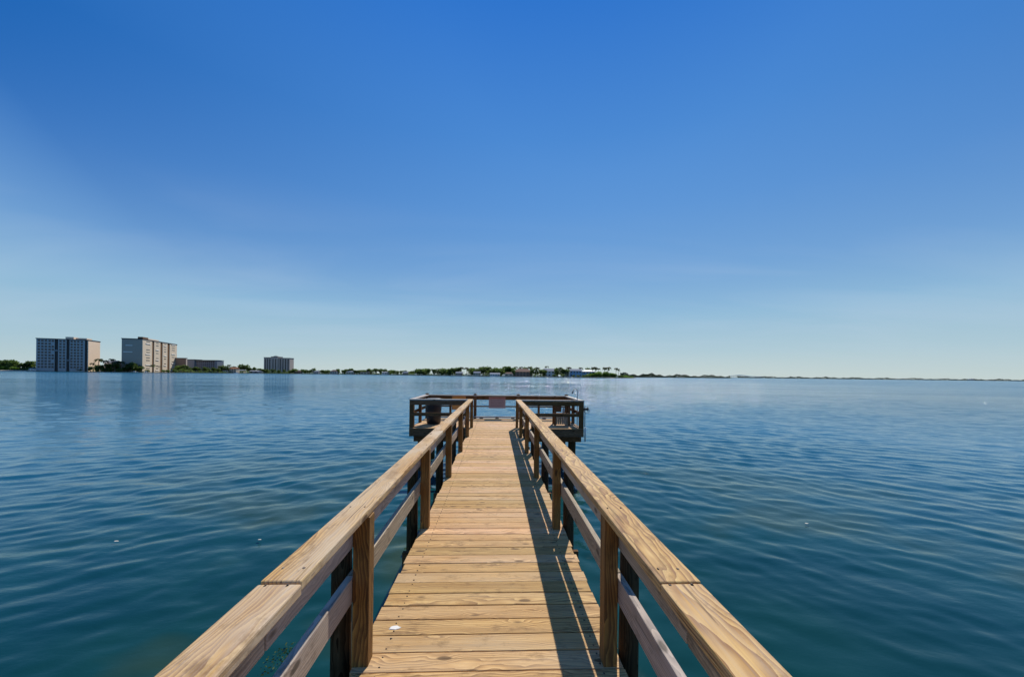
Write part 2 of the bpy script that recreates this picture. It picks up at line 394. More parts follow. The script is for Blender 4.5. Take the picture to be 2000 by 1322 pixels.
# rod holder / hose reel on the outside of the right rail
t=empty('hose_reel',(PX1+.115,PY0+.12,.56)); tag(t,'small black hose reel with a loose loop hung outside the right rail corner','reel')
mb=MB(); mb.cyl((-.06,0,0),(.05,0,0),.035,.035,12); mb.cyl((.05,0,0),(.06,0,0),.07,.07,16); mb.build('drum',M_black,t)
mb=MB(); pts=[(.04+.03*math.cos(a)*0,.0+.09*math.cos(a),-.05+.09*math.sin(a)) for a in np.linspace(0,2*math.pi,17)]
pts=[(.03+.08*math.cos(a),.02,-.05+.08*math.sin(a)) for a in np.linspace(0,2*math.pi,17)]
mb.tube(pts,.007,6); mb.build('hose_loop',M_black,t)
mb=MB(); mb.cyl((0,0,0),(0,0,.62),.012,n=8); o=mb.build('hose_pipe',M_black,None,(PX1+.055,PY0-.02,.05)); tag(o,'black upright pipe strapped to the outside of the right corner post','pipe')
mb=MB(); mb.cyl((0,0,0),(0,0,.42),.022,n=10); o=mb.build('drain_pipe',M_pvc,None,(PX1+.065,PY0-.03,-.38)); tag(o,'short pale plastic pipe hanging below the right corner of the platform','pipe')
# bird dropping / shell scrap on deck
def blot(name,x,y,z,r,mat,label,cat,th=.003,ax=(1,.6),n=18):
    mb=MB(); pr=[(r*ax[0]*(1+random.uniform(-.3,.2))*math.cos(2*math.pi*i/n), r*ax[1]*(1+random.uniform(-.3,.2))*math.sin(2*math.pi*i/n)) for i in range(n)]
    vs=[(a,b,0) for a,b in pr]+[(a*.85,b*.85,th) for a,b in pr]
    fs=[(i,(i+1)%n,n+(i+1)%n,n+i) for i in range(n)]+[tuple(range(n,2*n))]
    mb.add(vs,fs); o=mb.build(name,mat,None,(x,y,z)); tag(o,label,cat); return o
M_shell=plain('white_scrap',(.72,.70,.66),.6,.3,30,.1)
blot('bird_dropping',-.598,2.385,.0008,.034,M_shell,'white bird dropping on the left of a walkway plank near the first posts','bird dropping',.0025)

# ------------------------------------------------------------------ floating bits and weed
def wpos(px,py,z=WZ):
    "where the view ray of a pixel meets the water, for laying out floating things"
    dx,dy=px-1000,py-(HORY+.36); c,s=math.cos(ROLL),math.sin(ROLL)
    u=dx*c+dy*s; v=-dx*s+dy*c
    D=(EYE-z)*F/v; return far(1000+u,D)
BITS=[(227,1060,.035,'leftmost pale leaf floating on the water beside the left rail'),
      (507,1057,.035,'pale leaf floating on the water just left of the left handrail'),
      (1575,1025,.040,'pale scrap floating on the water to the right of the pier'),
      (840,740,0,''),]
M_float=plain('pale_leaf',(.55,.52,.42),.6,.3,30,.1)
water_items=[]
for px,py,r,lab in BITS:
    if r: 
        x,y=wpos(px,py); water_items.append(blot('floating_leaf',x,y,WZ+.03,r,M_float,lab,'floating leaf',.006,(1,.5),10))
def weed(px,py,n,rad,label):
    x,y=wpos(px,py); mb=MB()
    for k in range(n):
        a=random.uniform(0,6.28); q=rad*random.random()**.6; sx,sy=q*math.cos(a),q*math.sin(a)*1.3
        L=random.uniform(.006,.02); w=L*.35; th=random.uniform(0,6.28); c,s=math.cos(th),math.sin(th); z=random.uniform(.0,.03)
        vs=[(sx+c*L,sy+s*L,z),(sx-s*w,sy+c*w,z+.006),(sx-c*L,sy-s*L,z+.002),(sx+s*w,sy-c*w,z-.004)]
        mb.add(vs,[(0,1,2,3)])
    o=mb.build('seaweed',M_leaf,None,(x,y,WZ+.012)); tag(o,label,'seaweed',kind='stuff')
weed(560,1290,150,.20,'loose patch of green seaweed floating between the left rail boards at bottom')
weed(1150,962,200,.34,'green seaweed patch on the water beside the second right piling')

# ------------------------------------------------------------------ WATER
def make_water():
    rr=[.25]; 
    while rr[-1]<25000:
        r=rr[-1]
        k = 1.05 if r<1.5 else (1.011 if r<6 else (1.0080 if r<80 else (1.02 if r<400 else 1.08)))
        rr.append(r*k)
    rr=np.array(rr)
    th=np.concatenate([np.arange(-68,68,.13), np.arange(68,292,2.0)]); th=np.radians(th)
    nr,nt=len(rr),len(th)
    Rg,Tg=np.meshgrid(rr,th,indexing='ij')
    X=Rg*np.sin(Tg); Y=Rg*np.cos(Tg); Z=np.zeros_like(X)
    dr=np.gradient(rr)[:,None]; sp=np.maximum(dr, Rg*np.radians(.13))
    random.seed(404); Yw=Y+.38*np.sqrt(X*X+9); nwv=110
    for i in range(nwv):
        lam=.17*(3.4/.17)**(i/(nwv-1)); lam*=random.uniform(.93,1.07)
        ang=R(188)+max(-R(60),min(R(60),random.gauss(0,R(26 if lam>.6 else 36)))); kx,ky=math.sin(ang),math.cos(ang)
        k=2*math.pi/lam; slope=.0250*math.exp(-(math.log(lam/.52)/.85)**2)+.0035
        A=slope/k
        ph=random.uniform(0,6.28)
        # slow wobble bends the crests
        wob=.35*lam*np.sin((X*ky-Y*kx)*2*math.pi/(lam*random.uniform(5,9))+random.uniform(0,6.28))
        fade=np.clip((lam/sp-2.2)/2.0,0,1)
        w=np.sin(k*(X*kx+Yw*ky+wob)+ph)
        Z+=A*fade*w
    Z*= (.30+.58*np.clip((Rg-3.5)/9.0,0,1)+.30*np.clip((Rg-14)/14.0,0,1))*(0.85+.25*np.sin(X*.31+1.0+np.sin(Y*.17))*np.sin(Y*.23+.4))
    verts=np.stack([X,Y,Z+WZ],-1).reshape(-1,3)
    i=np.arange(nr-1)[:,None]; j=np.arange(nt)[None,:]; j2=(j+1)%nt
    quads=np.stack([i*nt+j,i*nt+j2,(i+1)*nt+j2,(i+1)*nt+j],-1).reshape(-1,4)[:, ::-1]
    me=bpy.data.meshes.new('water'); nq=len(quads)
    me.vertices.add(len(verts)); me.vertices.foreach_set('co',verts.astype(np.float32).ravel())
    me.loops.add(nq*4); me.loops.foreach_set('vertex_index',quads.astype(np.int32).ravel())
    me.polygons.add(nq); me.polygons.foreach_set('loop_start',np.arange(nq,dtype=np.int32)*4)
    me.polygons.foreach_set('use_smooth',np.ones(nq,dtype=bool))
    me.update(calc_edges=True); me.validate()
    return me
def water_mat():
    m,N,b=newmat('sea_water'); L=m.node_tree.links
    pos=N.n('ShaderNodeNewGeometry').outputs['Position']
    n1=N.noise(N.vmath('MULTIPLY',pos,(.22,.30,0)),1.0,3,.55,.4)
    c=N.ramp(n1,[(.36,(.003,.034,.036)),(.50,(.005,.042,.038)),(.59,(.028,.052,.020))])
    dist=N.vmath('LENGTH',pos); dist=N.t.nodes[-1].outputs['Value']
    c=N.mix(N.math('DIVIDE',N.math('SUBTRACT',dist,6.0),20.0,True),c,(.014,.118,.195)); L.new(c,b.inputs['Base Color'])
    # small ripples, finer close by and broader far off so that they stay visible
    rp1=N.noise(N.vmath('MULTIPLY',pos,(4.6,8.5,0)),1.0,4,.6,.3)
    rp2=N.noise(N.vmath('MULTIPLY',pos,(.7,1.5,0)),1.0,6,.68,.3)
    rp3=N.noise(N.vmath('MULTIPLY',pos,(.07,.20,0)),1.0,5,.65,.2)
    nearf=N.math('SUBTRACT',1.0,N.math('DIVIDE',dist,60.0),True)
    farf=N.math('DIVIDE',N.math('SUBTRACT',dist,15.0),60.0,True)
    h=N.math('ADD',N.math('MULTIPLY',N.math('MULTIPLY',rp1,N.math('ADD',.0025,N.math('MULTIPLY',N.math('DIVIDE',N.math('SUBTRACT',dist,4.0),10.0,True),.008))),nearf),N.math('MULTIPLY',N.math('MULTIPLY',rp2,.34),farf))
    h=N.math('ADD',h,N.math('MULTIPLY',N.math('MULTIPLY',rp3,1.6),N.math('DIVIDE',dist,500.0,True)))
    bp=N.n('ShaderNodeBump',inp={'Strength':1.0,'Distance':1.0,'Height':h}); L.new(bp.outputs[0],b.inputs['Normal'])
    patch=N.noise(N.vmath('MULTIPLY',pos,(.012,.045,0)),1.0,4,.6,.5)
    ro=N.math('ADD',N.math('ADD',.05,N.math('MULTIPLY',N.math('MULTIPLY',N.ramp(patch,[(.42,0.0),(.6,1.0)]),N.math('DIVIDE',dist,120.0,True)),.05)),N.math('MULTIPLY',N.math('DIVIDE',dist,300.0,True),.06)); L.new(ro,b.inputs['Roughness'])
    b.inputs['IOR'].default_value=1.333
    b.inputs['Specular IOR Level'].default_value=.5
    return m
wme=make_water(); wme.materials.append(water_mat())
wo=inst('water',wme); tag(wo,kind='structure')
wdep=None

# ------------------------------------------------------------------ far shore
def land(name, pts, depth, z=.6, mat=M_sand):
    "strip of land with a low seawall, front edge through (px, D) points"
    fr=[far(px,D) for px,D in pts]; bk=[far(px,D+depth) for px,D in pts]
    n=len(fr); vs=[(x,y,WZ-1) for x,y in fr]+[(x,y,WZ+z) for x,y in fr]+[(x,y,WZ+z+.5) for x,y in bk]+[(x,y,WZ-1) for x,y in bk]
    fs=[]
    for i in range(n-1):
        for k in range(3): fs.append((k*n+i,k*n+i+1,(k+1)*n+i+1,(k+1)*n+i))
    fs+=[(0,n,2*n,3*n),(n-1,4*n-1,3*n-1,2*n-1)]
    mb=MB(); mb.add(vs,fs); o=mb.build(name,mat); tag(o,kind='structure'); return o
M_shore=plain('shore_ground',(.10,.10,.07),.95,.1,.02,.3)
land('shoreline',[(-400,500),(-60,520),(40,540),(180,560),(300,590),(440,700),(520,800),(620,830)],260,.7,M_shore)
land('shoreline',[(560,860),(700,830),(820,760),(900,680),(980,620),(1060,600),(1150,600),(1216,610),(1240,640)],110,.7,M_shore)
land('beach',[(-300,512),(-60,519),(40,539),(62,544)],10,.95,M_sand)
land('spit',[(1205,900),(1300,1350),(1429,1550)],150,.8,M_shore)
land('far_shore',[(1400,4200),(1700,4400),(2100,4300),(2600,4300)],900,2.0,M_shore)

def wood_mass(name,pts,depth,h,n,leaf,mat,label):
    mb=MB()
    for k in range(n):
        t=random.random()*(len(pts)-1); i=int(t); f=t-i
        px=pts[i][0]*(1-f)+pts[i+1][0]*f; D=pts[i][1]*(1-f)+pts[i+1][1]*f+4+random.random()*depth
        hh=h*(.65+.25*math.sin(px*.11)+.15*math.sin(px*.37+2)+.1*random.random())
        x,y=far(px,D); z=WZ+.3+random.random()*hh; L=leaf*random.uniform(.6,1.4)
        d=[Vector((random.gauss(0,1),random.gauss(0,1),random.gauss(0,1))).normalized()*L for _ in range(2)]
        c=Vector((x,y,z)); mb.add([c-d[0],c-d[1]*.6,c+d[0],c+d[1]*.6],[(0,1,2,3)])
    o=mb.build(name,mat); tag(o,label,'mangroves',kind='stuff')
wood_mass('mangrove_belt',[(1212,920),(1300,1350),(1426,1550)],30,12,5200,2.0,M_leafd,'low dark mangroves covering the spit right of the island')
wood_mass('mangrove_belt',[(1440,4225),(1700,4420),(2050,4340),(2300,4330)],60,21,7000,6.0,M_leafd,'thin dark line of woods along the farthest shore at right')

wood_mass('undergrowth',[(-60,545),(60,555),(175,572)],14,6.0,1600,.9,M_leaf,'dark undergrowth along the shore at the left edge')
wood_mass('undergrowth',[(180,578),(235,592),(280,600)],12,5.5,900,.9,M_leaf,'dark undergrowth between the two tall blocks')
wood_mass('undergrowth',[(345,640),(430,715),(520,815),(565,850)],12,6.5,1900,1.1,M_leaf,'dark undergrowth from the long low block to the grey tower')
wood_mass('undergrowth',[(562,868),(700,842),(820,772)],12,6.0,2600,1.0,M_leaf,'low dark undergrowth along the middle shore')
wood_mass('undergrowth',[(820,772),(900,695),(980,634)],12,7.0,2000,.9,M_leaf,'dark undergrowth below the trees on the left of the island')
wood_mass('undergrowth',[(1040,618),(1062,616)],10,5.0,300,.8,M_leaf,'dark undergrowth right of the brown-roofed house')
wood_mass('undergrowth',[(1136,612),(1216,618),(1236,630)],10,4.0,1300,.7,M_leaf2,'bright green undergrowth at the right tip of the island')
# ---- tree prototypes (meshes), placed as individual things
def crown_mesh(seed,w,h,n,leaf,mat,lobes=6):
    random.seed(seed); mb=MB(); L=[]
    for k in range(lobes):
        a=random.uniform(0,6.28); q=random.uniform(.1,.62)*w
        L.append((q*math.cos(a),q*math.sin(a),h*random.uniform(.25,.8),w*random.uniform(.32,.55),h*random.uniform(.18,.32)))
    for k in range(n):
        lx,ly,lz,rw,rh=random.choice(L); d=Vector((random.gauss(0,1),random.gauss(0,1),random.gauss(0,1))).normalized()*random.uniform(.55,1.05)
        c=Vector((lx+d.x*rw,ly+d.y*rw,lz+d.z*rh)); s=leaf*random.uniform(.6,1.4)
        e=[Vector((random.gauss(0,1),random.gauss(0,1),random.gauss(0,.7))).normalized()*s for _ in range(2)]
        mb.add([c-e[0],c-e[1]*.7,c+e[0],c+e[1]*.7],[(0,1,2,3)])
    return mb.mesh('crown',mat)
def trunk_mesh(h,r,lean=.1,limbs=4,seed=0):
    random.seed(seed+50); mb=MB(); top=(lean*h*.5,0,h*.55)
    mb.cyl((0,0,0),top,r,r*.6,8,caps=True,seg=3,wob=.05)
    for k in range(limbs):
        a=6.28*k/limbs+random.random(); mb.cyl(top,(top[0]+h*.22*math.cos(a),top[1]+h*.22*math.sin(a),h*random.uniform(.7,.85)),r*.5,r*.2,6)
    return mb.mesh('trunk',M_bark)
def palm_meshes(seed,h,fl,nf=15):
    random.seed(seed+90); tr=MB(); pts=[Vector((0,0,0))]
    lean=random.uniform(-.08,.08)
    for k in range(1,6): pts.append(Vector((lean*h*(k/5)**2,0,h*k/5)))
    for i in range(5): tr.cyl(pts[i],pts[i+1],.24-.02*i,.22-.02*i,8)
    top=pts[-1]; cr=MB()
    for k in range(nf):
        a=6.28*k/nf+random.uniform(-.2,.2); el=random.uniform(-.3,1.1); d=Vector((math.cos(a),math.sin(a),0)); u=Vector((-math.sin(a),math.cos(a),0))
        prev=None
        for j in range(6):
            t=j/5; p=top+d*fl*math.sin(t*1.3)*math.cos(el*.6)+Vector((0,0,fl*(.55*math.sin(el)*t*1.5 - .75*t*t)))
            w=fl*.17*math.sin(math.pi*min(1,t*.85+.12)); 
            cur=(p-u*w-Vector((0,0,w*.6)),p,p+u*w-Vector((0,0,w*.6)))
            if prev: cr.add([prev[0],prev[1],cur[1],cur[0]],[(0,1,2,3)]); cr.add([prev[1],prev[2],cur[2],cur[1]],[(0,1,2,3)])
            prev=cur
    return tr.mesh('trunk',M_bark), cr.mesh('crown',M_palm)
TP=[]
for s in range(5):
    w=random.Random(s).uniform(4.0,5.5); TP.append((trunk_mesh(8,.3,.05,4,s),crown_mesh(s,w,8.5,420,.75,M_leaf)))
TPB=[(trunk_mesh(6,.3,.05,4,9),crown_mesh(19,5,6,420,.7,M_leaf2))]
PP=[palm_meshes(s,h,fl) for s,h,fl in ((1,9,2.9),(2,10.5,2.7),(3,7.5,2.9))]
SH=[(trunk_mesh(2.5,.15,.05,5,21),crown_mesh(31,3.2,3.0,240,.45,M_leaf))]
ORD='first second third fourth fifth sixth seventh eighth ninth tenth eleventh twelfth thirteenth fourteenth fifteenth sixteenth seventeenth eighteenth nineteenth twentieth'.split()
for a in ('twenty','thirty','forty'):
    for b in ORD[:9]: ORD.append(a+'-'+b)
random.seed(21)
def row(items,where,group):
    "items: (px, D, kind, height in px of the 2000 px picture); labels count along the row"
    items=sorted(items); cnt={}
    for px,D,kind,hp in items:
        x,y=far(px,D); H=hp*D/F
        src,h0,name,desc,cat={'t':(random.choice(TP),8.8,'broadleaf_tree','dark rounded tree','tree'),'b':(TPB[0],6.4,'broadleaf_tree','bright green bushy tree','tree'),
            'p':(None,0,'palm_tree','palm tree','palm'),'s':(SH[0],3.2,'shrub','low dark shrub','shrub')}[kind]
        if kind=='p':
            i=random.randrange(3); src=PP[i]; h0=(9,10.5,7.5)[i]+1.0
        k=H/h0; cnt[kind]=cnt.get(kind,0)+1
        t=empty(name,(x,y,WZ+.7),random.uniform(0,6.28)); t.scale=(k*random.uniform(.9,1.15),k*random.uniform(.9,1.15),k)
        if kind=='p': t.scale=(k,k,k)
        tag(t,f'{ORD[cnt[kind]-1]} {desc} from the left {where}',cat,group)
        inst('trunk',src[0],t); inst('crown',src[1],t)
U=random.uniform
row([(2,560,'t',22),(10,555,'t',20),(19,560,'t',23),(28,556,'t',19),(37,562,'t',21),(46,560,'t',17),(55,566,'t',20),(63,566,'t',22),(5,550,'s',9),(24,550,'s',8),(44,552,'s',8),(14,552,'b',12),(33,552,'b',10),(57,556,'s',9)],'before the leftmost tall block','trees at the left edge of the shore')
row([(80,574,'s',8),(88,572,'t',11),(98,574,'s',7),(107,572,'s',8),(122,573,'p',17),(128,572,'t',10),(140,573,'s',7),(152,574,'p',13),(161,574,'s',8),(176,576,'t',11),(182,574,'p',18),(187,576,'t',10)],'in front of the leftmost block','trees before the leftmost block')
row([(192,582,'p',27),(198,585,'t',18),(206,584,'p',24),(212,590,'t',17),(219,586,'p',27),(224,586,'p',22),(229,592,'t',19),(236,590,'p',23),(233,586,'s',9),(203,584,'s',10),(215,586,'s',9)],'between the two tall blocks','trees between the two tall blocks')
row([(243,596,'t',13),(249,596,'t',17),(255,598,'p',19),(262,598,'t',14),(268,600,'t',19),(274,600,'t',12),(298,600,'p',16),(312,604,'p',13),(335,612,'p',9),(289,600,'s',6),(320,606,'s',6),(328,608,'s',6),(342,616,'s',7)],'at the foot of the tall beige block','trees before the tall beige block')
row([(349,690,'t',14),(358,690,'t',12),(364,694,'t',15),(372,700,'t',11),(381,704,'t',12),(390,704,'t',10),(399,708,'t',12),(408,712,'t',10),(417,716,'t',11),(425,716,'t',10)],'at the long low block','trees before the long low block')
row([(433,740,'t',14),(440,745,'t',15),(446,748,'p',17),(452,752,'p',13),(458,756,'p',14),(464,800,'t',12),(471,805,'t',16),(476,805,'t',19),(483,810,'t',12),(490,812,'t',11),(498,815,'t',12),(506,818,'t',10),(513,820,'t',11),(522,826,'t',9),(533,826,'t',9),(545,828,'t',9),(556,828,'t',8)],'around the small waterside houses','trees around the small waterside houses')
it=[]; px=568
while px<812:
    it.append((px,842+U(0,12)-max(0,px-700)*.45,random.choice('tttts'),U(7,11.5)+(px-560)*.006)); px+=U(5.5,8.5)
row(it,'on the low middle shore','trees on the low middle shore')
it=[]; px=816
while px<1000:
    it.append((px,775-(px-816)*.75+U(0,20),random.choice('tttpps'),U(11.5,15)+(px-816)*.035)); px+=U(4.2,6.5)
row(it,'on the island left half','trees on the left half of the island')
it=[(1001,640,'t',13),(1008,664,'p',20),(1018,668,'p',20),(1026,668,'t',19),(1035,666,'p',21),(1044,640,'t',18),(1050,640,'p',20),(1056,636,'t',19),(1062,632,'t',15),(1068,664,'p',22),(1090,640,'t',18),(1095,636,'p',20),(1101,640,'t',17),(1107,640,'t',16),(1112,668,'p',21),(1133,672,'p',20),(1148,672,'t',19),(1157,632,'p',21),(1163,634,'p',22),(1169,634,'p',19),(1180,632,'p',21),(1187,632,'p',22),(1203,632,'p',20),(1208,630,'p',18),
    (1152,622,'b',9),(1159,622,'b',10),(1166,622,'b',12),(1173,624,'b',14),(1180,624,'b',13),(1187,624,'b',14),(1194,624,'b',11),(1200,624,'b',10),(1140,616,'s',5),(1146,616,'s',6),(1120,614,'s',5),(1130,614,'s',5),(1100,614,'s',7),(1082,614,'s',6),(1210,626,'s',6),(1216,626,'s',5)]
row(it,'on the island right half','trees on the right half of the island')

# ---- tall blocks
WIN=MB(); WIN.box(-.5,.5,-.5,.5,-.5,.5); WINM=WIN.mesh('window',M_glass)
BAL=MB(); BAL.box(-.5,.5,-.5,.5,-.5,.5); BALM=BAL.mesh('balcony',M_white)
def block(pxc,pxl,pxr,D,a,hpx,name,label,mats,left,right,floors,top,cat='building'):
    """corner column, left and right ends (columns), depth, heading of the right face;
    left/right: lists of bays as fractions; between bays lie dark recesses"""
    C=far(pxc,D); n=(math.cos(a),math.sin(a)); d1=(-math.sin(a),math.cos(a)); d2=(-n[0],-n[1])
    t1=hit(pxr,C,d1); t2=hit(pxl,C,d2); H=hpx*D/F
    t=empty(name,(C[0],C[1],WZ+.7),a); tag(t,label,cat)
    mb=MB(); mb.box(-t2+.8,-.8,.8,t1-.8,-1,H)             # core, seen only in the recesses
    core=mb.build('recess_wall',mats['core'],t)
    def frac(F0,L,axis):
        return F0*L
    mb=MB()
    for f0,f1 in left: mb.box(-t2+f0*t2,-t2+f1*t2,0,1.2,-1,H-.02)
    mb.box(-t2,-t2+.9,.4,t1,-1,H-.06)
    mb.build('front_wall',mats['left'],t)
    mb=MB()
    for f0,f1 in right: mb.box(-1.0,.004,f0*t1+.006,f1*t1,-1,H-.04)
    mb.box(-t2+.95,-1.2,t1-.9,t1-.01,-1,H-.05)
    mb.build('side_wall',mats['right'],t)
    mb=MB(); mb.box(-t2-.5,.5,-.5,t1+.5,H,H+H*.025); mb.build('roof',mats['roof'],t)
    fh=H/floors
    return t,t1,t2,H,fh
def win(t,x,y,z,w,h,face):
    o=inst('window',WINM,t,(x,y,z),0,(w,.24,h) if face=='f' else (.24,w,h)); return o
mA=dict(core=M_black,left=M_stucco_shaded,right=M_stucco_pink_and_lit,roof=M_trim)  # front darkened as shade, side lightened as sunlight, both in the colour
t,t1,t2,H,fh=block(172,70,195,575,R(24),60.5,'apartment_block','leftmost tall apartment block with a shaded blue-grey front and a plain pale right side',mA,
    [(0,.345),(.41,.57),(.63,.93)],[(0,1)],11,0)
for fl in range(1,11):
    z=fh*(fl+.45)
    for fx in (.05,.115,.18,.25,.31,.455,.525,.67,.735,.80,.87):
        if fx in (.31,) and fl%3==0: continue
        win(t,-t2+(fx)*t2,-.02,z,t2*.042,fh*.62,'f')
for z0,z1,x0,x1 in ((.63,.67,.34,.42),(.33,.37,.56,.66)):
    mb=MB(); mb.box(-t2+x0*t2,-t2+x1*t2,-.4,.9,H*z0,H*z1); mb.build('balcony',M_stucco_grey,t)
mb=MB(); mb.box(-t2*.49,-t2*.33,t1*.15,t1*.5,H*1.026,H*1.10); mb.box(-t2*.327,-t2*.12,t1*.35,t1*.8,H*1.026,H*1.085); mb.build('penthouse',M_stucco_pink_and_lit,t)
for k in range(11):
    mb=MB(); mb.box(-t2*.068,-t2*.002,-.3,.9,fh*k+fh*.88,fh*k+fh*1.0); mb.build('balcony',M_trim,t)
mB=dict(core=M_old,left=M_stucco_shaded_warm,right=M_stucco_tan_and_lit,roof=M_trim)  # shaded front and sunlit side painted as two stucco tones
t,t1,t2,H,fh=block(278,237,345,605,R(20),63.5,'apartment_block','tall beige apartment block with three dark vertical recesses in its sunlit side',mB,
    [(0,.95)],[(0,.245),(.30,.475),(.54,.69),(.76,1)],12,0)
for fl in range(12):
    for f0,f1 in ((.05,.22),(.32,.45),(.56,.67),(.79,.96)):
        zc=fh*(fl+.5); inst('window',WINM,t,(.01,(f0+f1)/2*t1,zc-.1*fh),0,(.10,(f1-f0)*t1*.55,fh*.30)) if (fl+int(f0*10))%3 else None
        if (fl*7+int(f0*40))%4==0: inst('balcony',BALM,t,(.35,(f0+f1)/2*t1,zc+.2*fh),0,(.8,(f1-f0)*t1*.7,fh*.22))
for fx,fz,w in ((.35,.81,.32),(.30,.61,.42)):
    inst('balcony',BALM,t,(-t2+fx*t2,-.3,H*fz),0,(t2*w,.7,H*.022))
mb=MB(); mb.box(-t2*.28,-t2*.0-1,t1*.02,t1*.16,H*1.026,H*1.085); mb.build('penthouse',M_old,t)
mb=MB(); mb.box(-t2*.18,-1.2,t1*.162,t1*.45,H*1.026,H*1.065); mb.build('penthouse',M_stucco_pink_and_lit,t)
# long low block
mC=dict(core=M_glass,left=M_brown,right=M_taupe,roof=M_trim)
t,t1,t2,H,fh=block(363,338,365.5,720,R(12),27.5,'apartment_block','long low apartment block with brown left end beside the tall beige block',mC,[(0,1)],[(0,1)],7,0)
lowC=t
mC2=dict(core=M_glass,left=M_stucco_grey,right=M_stucco_grey,roof=M_trim)
C0=far(365,745); mb=MB()
W=(428-365)*745/F; H2=23.5*745/F
t2_=empty('wing_building',(C0[0],C0[1],WZ+.7),-YAW-.05); tag(t2_,'long grey five-storey wing building stepping down behind low trees right of the brown end block','building')
mb=MB(); mb.box(0,W*.28,-3,14,-1,H2*1.04); mb.box(W*.28,W*.93,0,14,-1,H2-.02); mb.box(W*.93,W,-2,14,-1,H2*.98); mb.build('wall',M_stucco_grey,t2_)
mb=MB(); mb.box(-.3,W*.29,-3.4,14.5,H2*1.04,H2*1.04+1); mb.box(W*.29,W+.4,-2.4,14.5,H2,H2+.9); mb.build('roof',M_trim,t2_)
for fl in range(1,7):
    for k in range(9):
        fx=.33+.066*k
        inst('window',WINM,t2_,(W*fx,-.02,H2*(fl+.4)/7.2),0,(W*.042,.2,H2*.07))
# grey tower
mD=dict(core=M_glass,left=M_taupe,right=M_taupe,roof=M_trim)
C0=far(514,900); k=900/F; W=51*k; H3=31*k
t=empty('apartment_tower',(C0[0],C0[1],WZ+.7),-YAW); tag(t,'separate grey-brown tower standing alone right of the low waterside houses','building')
mb=MB(); mb.box(0,16*k,2,18,-1,H3*.97); mb.box(16*k,29*k,-2,18,-1,H3*1.02); mb.box(29*k,W,1,18,-1,H3*.94); mb.build('wall',M_taupe,t)
mb=MB(); mb.box(-.5,15.9*k,1.4,18.5,H3*.97,H3); mb.box(15.9*k,29.1*k,-2.5,18.5,H3*1.02,H3*1.045); mb.box(29.1*k,W+.5,.5,18.5,H3*.94,H3*.97); mb.build('roof',M_trim,t)
mb=MB(); mb.box(18*k,24*k,4,10,H3*1.045,H3*1.09); mb.cyl((21*k,7,H3*1.09),(21*k,7,H3*1.2),.3,.1,6); mb.build('penthouse',M_taupe,t)
for cx,y in ((3,1.9),(7,1.9),(11.5,1.9),(20,-2.1),(25,-2.1),(33,.9),(38,.9),(43,.9),(48,.9)):
    mb=MB(); mb.box((cx-.9)*k,(cx+.9)*k,y-.1,y+.3,H3*.08,H3*.90); mb.build('window_strip',M_glass,t)

# ---- small houses
def house(px0,px1,D,hw,hr,wm,rm,label,kind='gable',nwin=3,storeys=1):
    C=far((px0+px1)/2,D); k=D/F; W=(px1-px0)*k; dep=W*.7; Hh=hw*k; Hr=hr*k
    t=empty('house',(C[0],C[1],WZ+.7),-YAW); tag(t,label,'house')
    mb=MB(); mb.box(-W/2,W/2,0,dep,-.5,Hh); mb.build('wall',wm,t)
    e=W*.04; mb=MB()
    if kind=='gable': top=[(-W/2-e,dep/2,Hh+Hr),(W/2+e,dep/2,Hh+Hr)]
    else: top=[(-W*.22,dep/2,Hh+Hr),(W*.22,dep/2,Hh+Hr)]
    vs=[(-W/2-e,-e,Hh),(W/2+e,-e,Hh),(W/2+e,dep+e,Hh),(-W/2-e,dep+e,Hh)]+top
    mb.add(vs,[(0,1,5,4),(1,2,5),(2,3,4,5),(3,0,4),(3,2,1,0)]); mb.build('roof',rm,t)
    for s in range(storeys):
        for i in range(nwin):
            x=-W/2+W*(i+.5)/nwin; inst('window',WINM,t,(x,-.02,Hh*(s+.55)/storeys),0,(W/nwin*.5,.2,Hh/storeys*.45))
    return t
house(203,224,606,17,5,M_white,M_roofgrey,'white house with pale roof behind the palms between the two tall blocks',nwin=4,storeys=2)
house(56,64,545,4,1.5,M_white,M_roofgrey,'small white house by the beach left of the leftmost block',nwin=2)
house(433,444,742,5,2.5,M_white,M_rooforange,'small house with terracotta roof just right of the long low block')
house(447,461,745,8,3,M_stucco_tan_and_lit,M_rooforange,'tan two-storey waterside house with terracotta roof among palms',storeys=2)
house(464,475,785,4.5,2,M_stucco_pink_and_lit,M_roofgrey,'low pinkish house beside a dark tree left of the grey tower')
house(486,504,790,3.5,1.6,M_roofgrey,M_roofgrey,'low dark grey boathouse on the water left of the grey tower',nwin=2)
hs=[(576,586,4,2.5,M_brown,M_roofbrown),(612,622,4,2,M_taupe,M_roofgrey),(645,657,5,3,M_taupe,M_roofbrown),(676,690,4.5,2,M_stucco_tan_and_lit,M_roofgrey),(704,722,4.5,2.2,M_stucco_tan_and_lit,M_roofbrown),(746,760,4,1.8,M_white,M_roofgrey),(786,797,4,3,M_taupe,M_roofgrey)]
nm=['small brown house just right of the grey tower','low taupe house with grey roof, second house right of the grey tower','taupe house with brown roof, third house right of the grey tower','low tan house with grey roof in the middle of the low shore','long tan house with brown roof on the low middle shore','low white house right of the long tan house on the low shore','taupe house with grey roof, last before the island']
for (a,b,hw,hr,wm,rm),l in zip(hs,nm): house(a,b,836-max(0,(a-700))*.45,hw,hr,wm,rm,l,'hip',3)
house(957,976,628,4,2.6,M_white,M_roofgrey,'low white house with pale roof on the left part of the island',nwin=4)
house(890,903,700,5,2.5,M_taupe,M_roofgrey,'grey house with grey roof near the left end of the island',nwin=3)
house(925,938,662,6,2.5,M_stucco_tan_and_lit,M_roofgrey,'tan house half hidden by trees left of the low white island house',nwin=3)
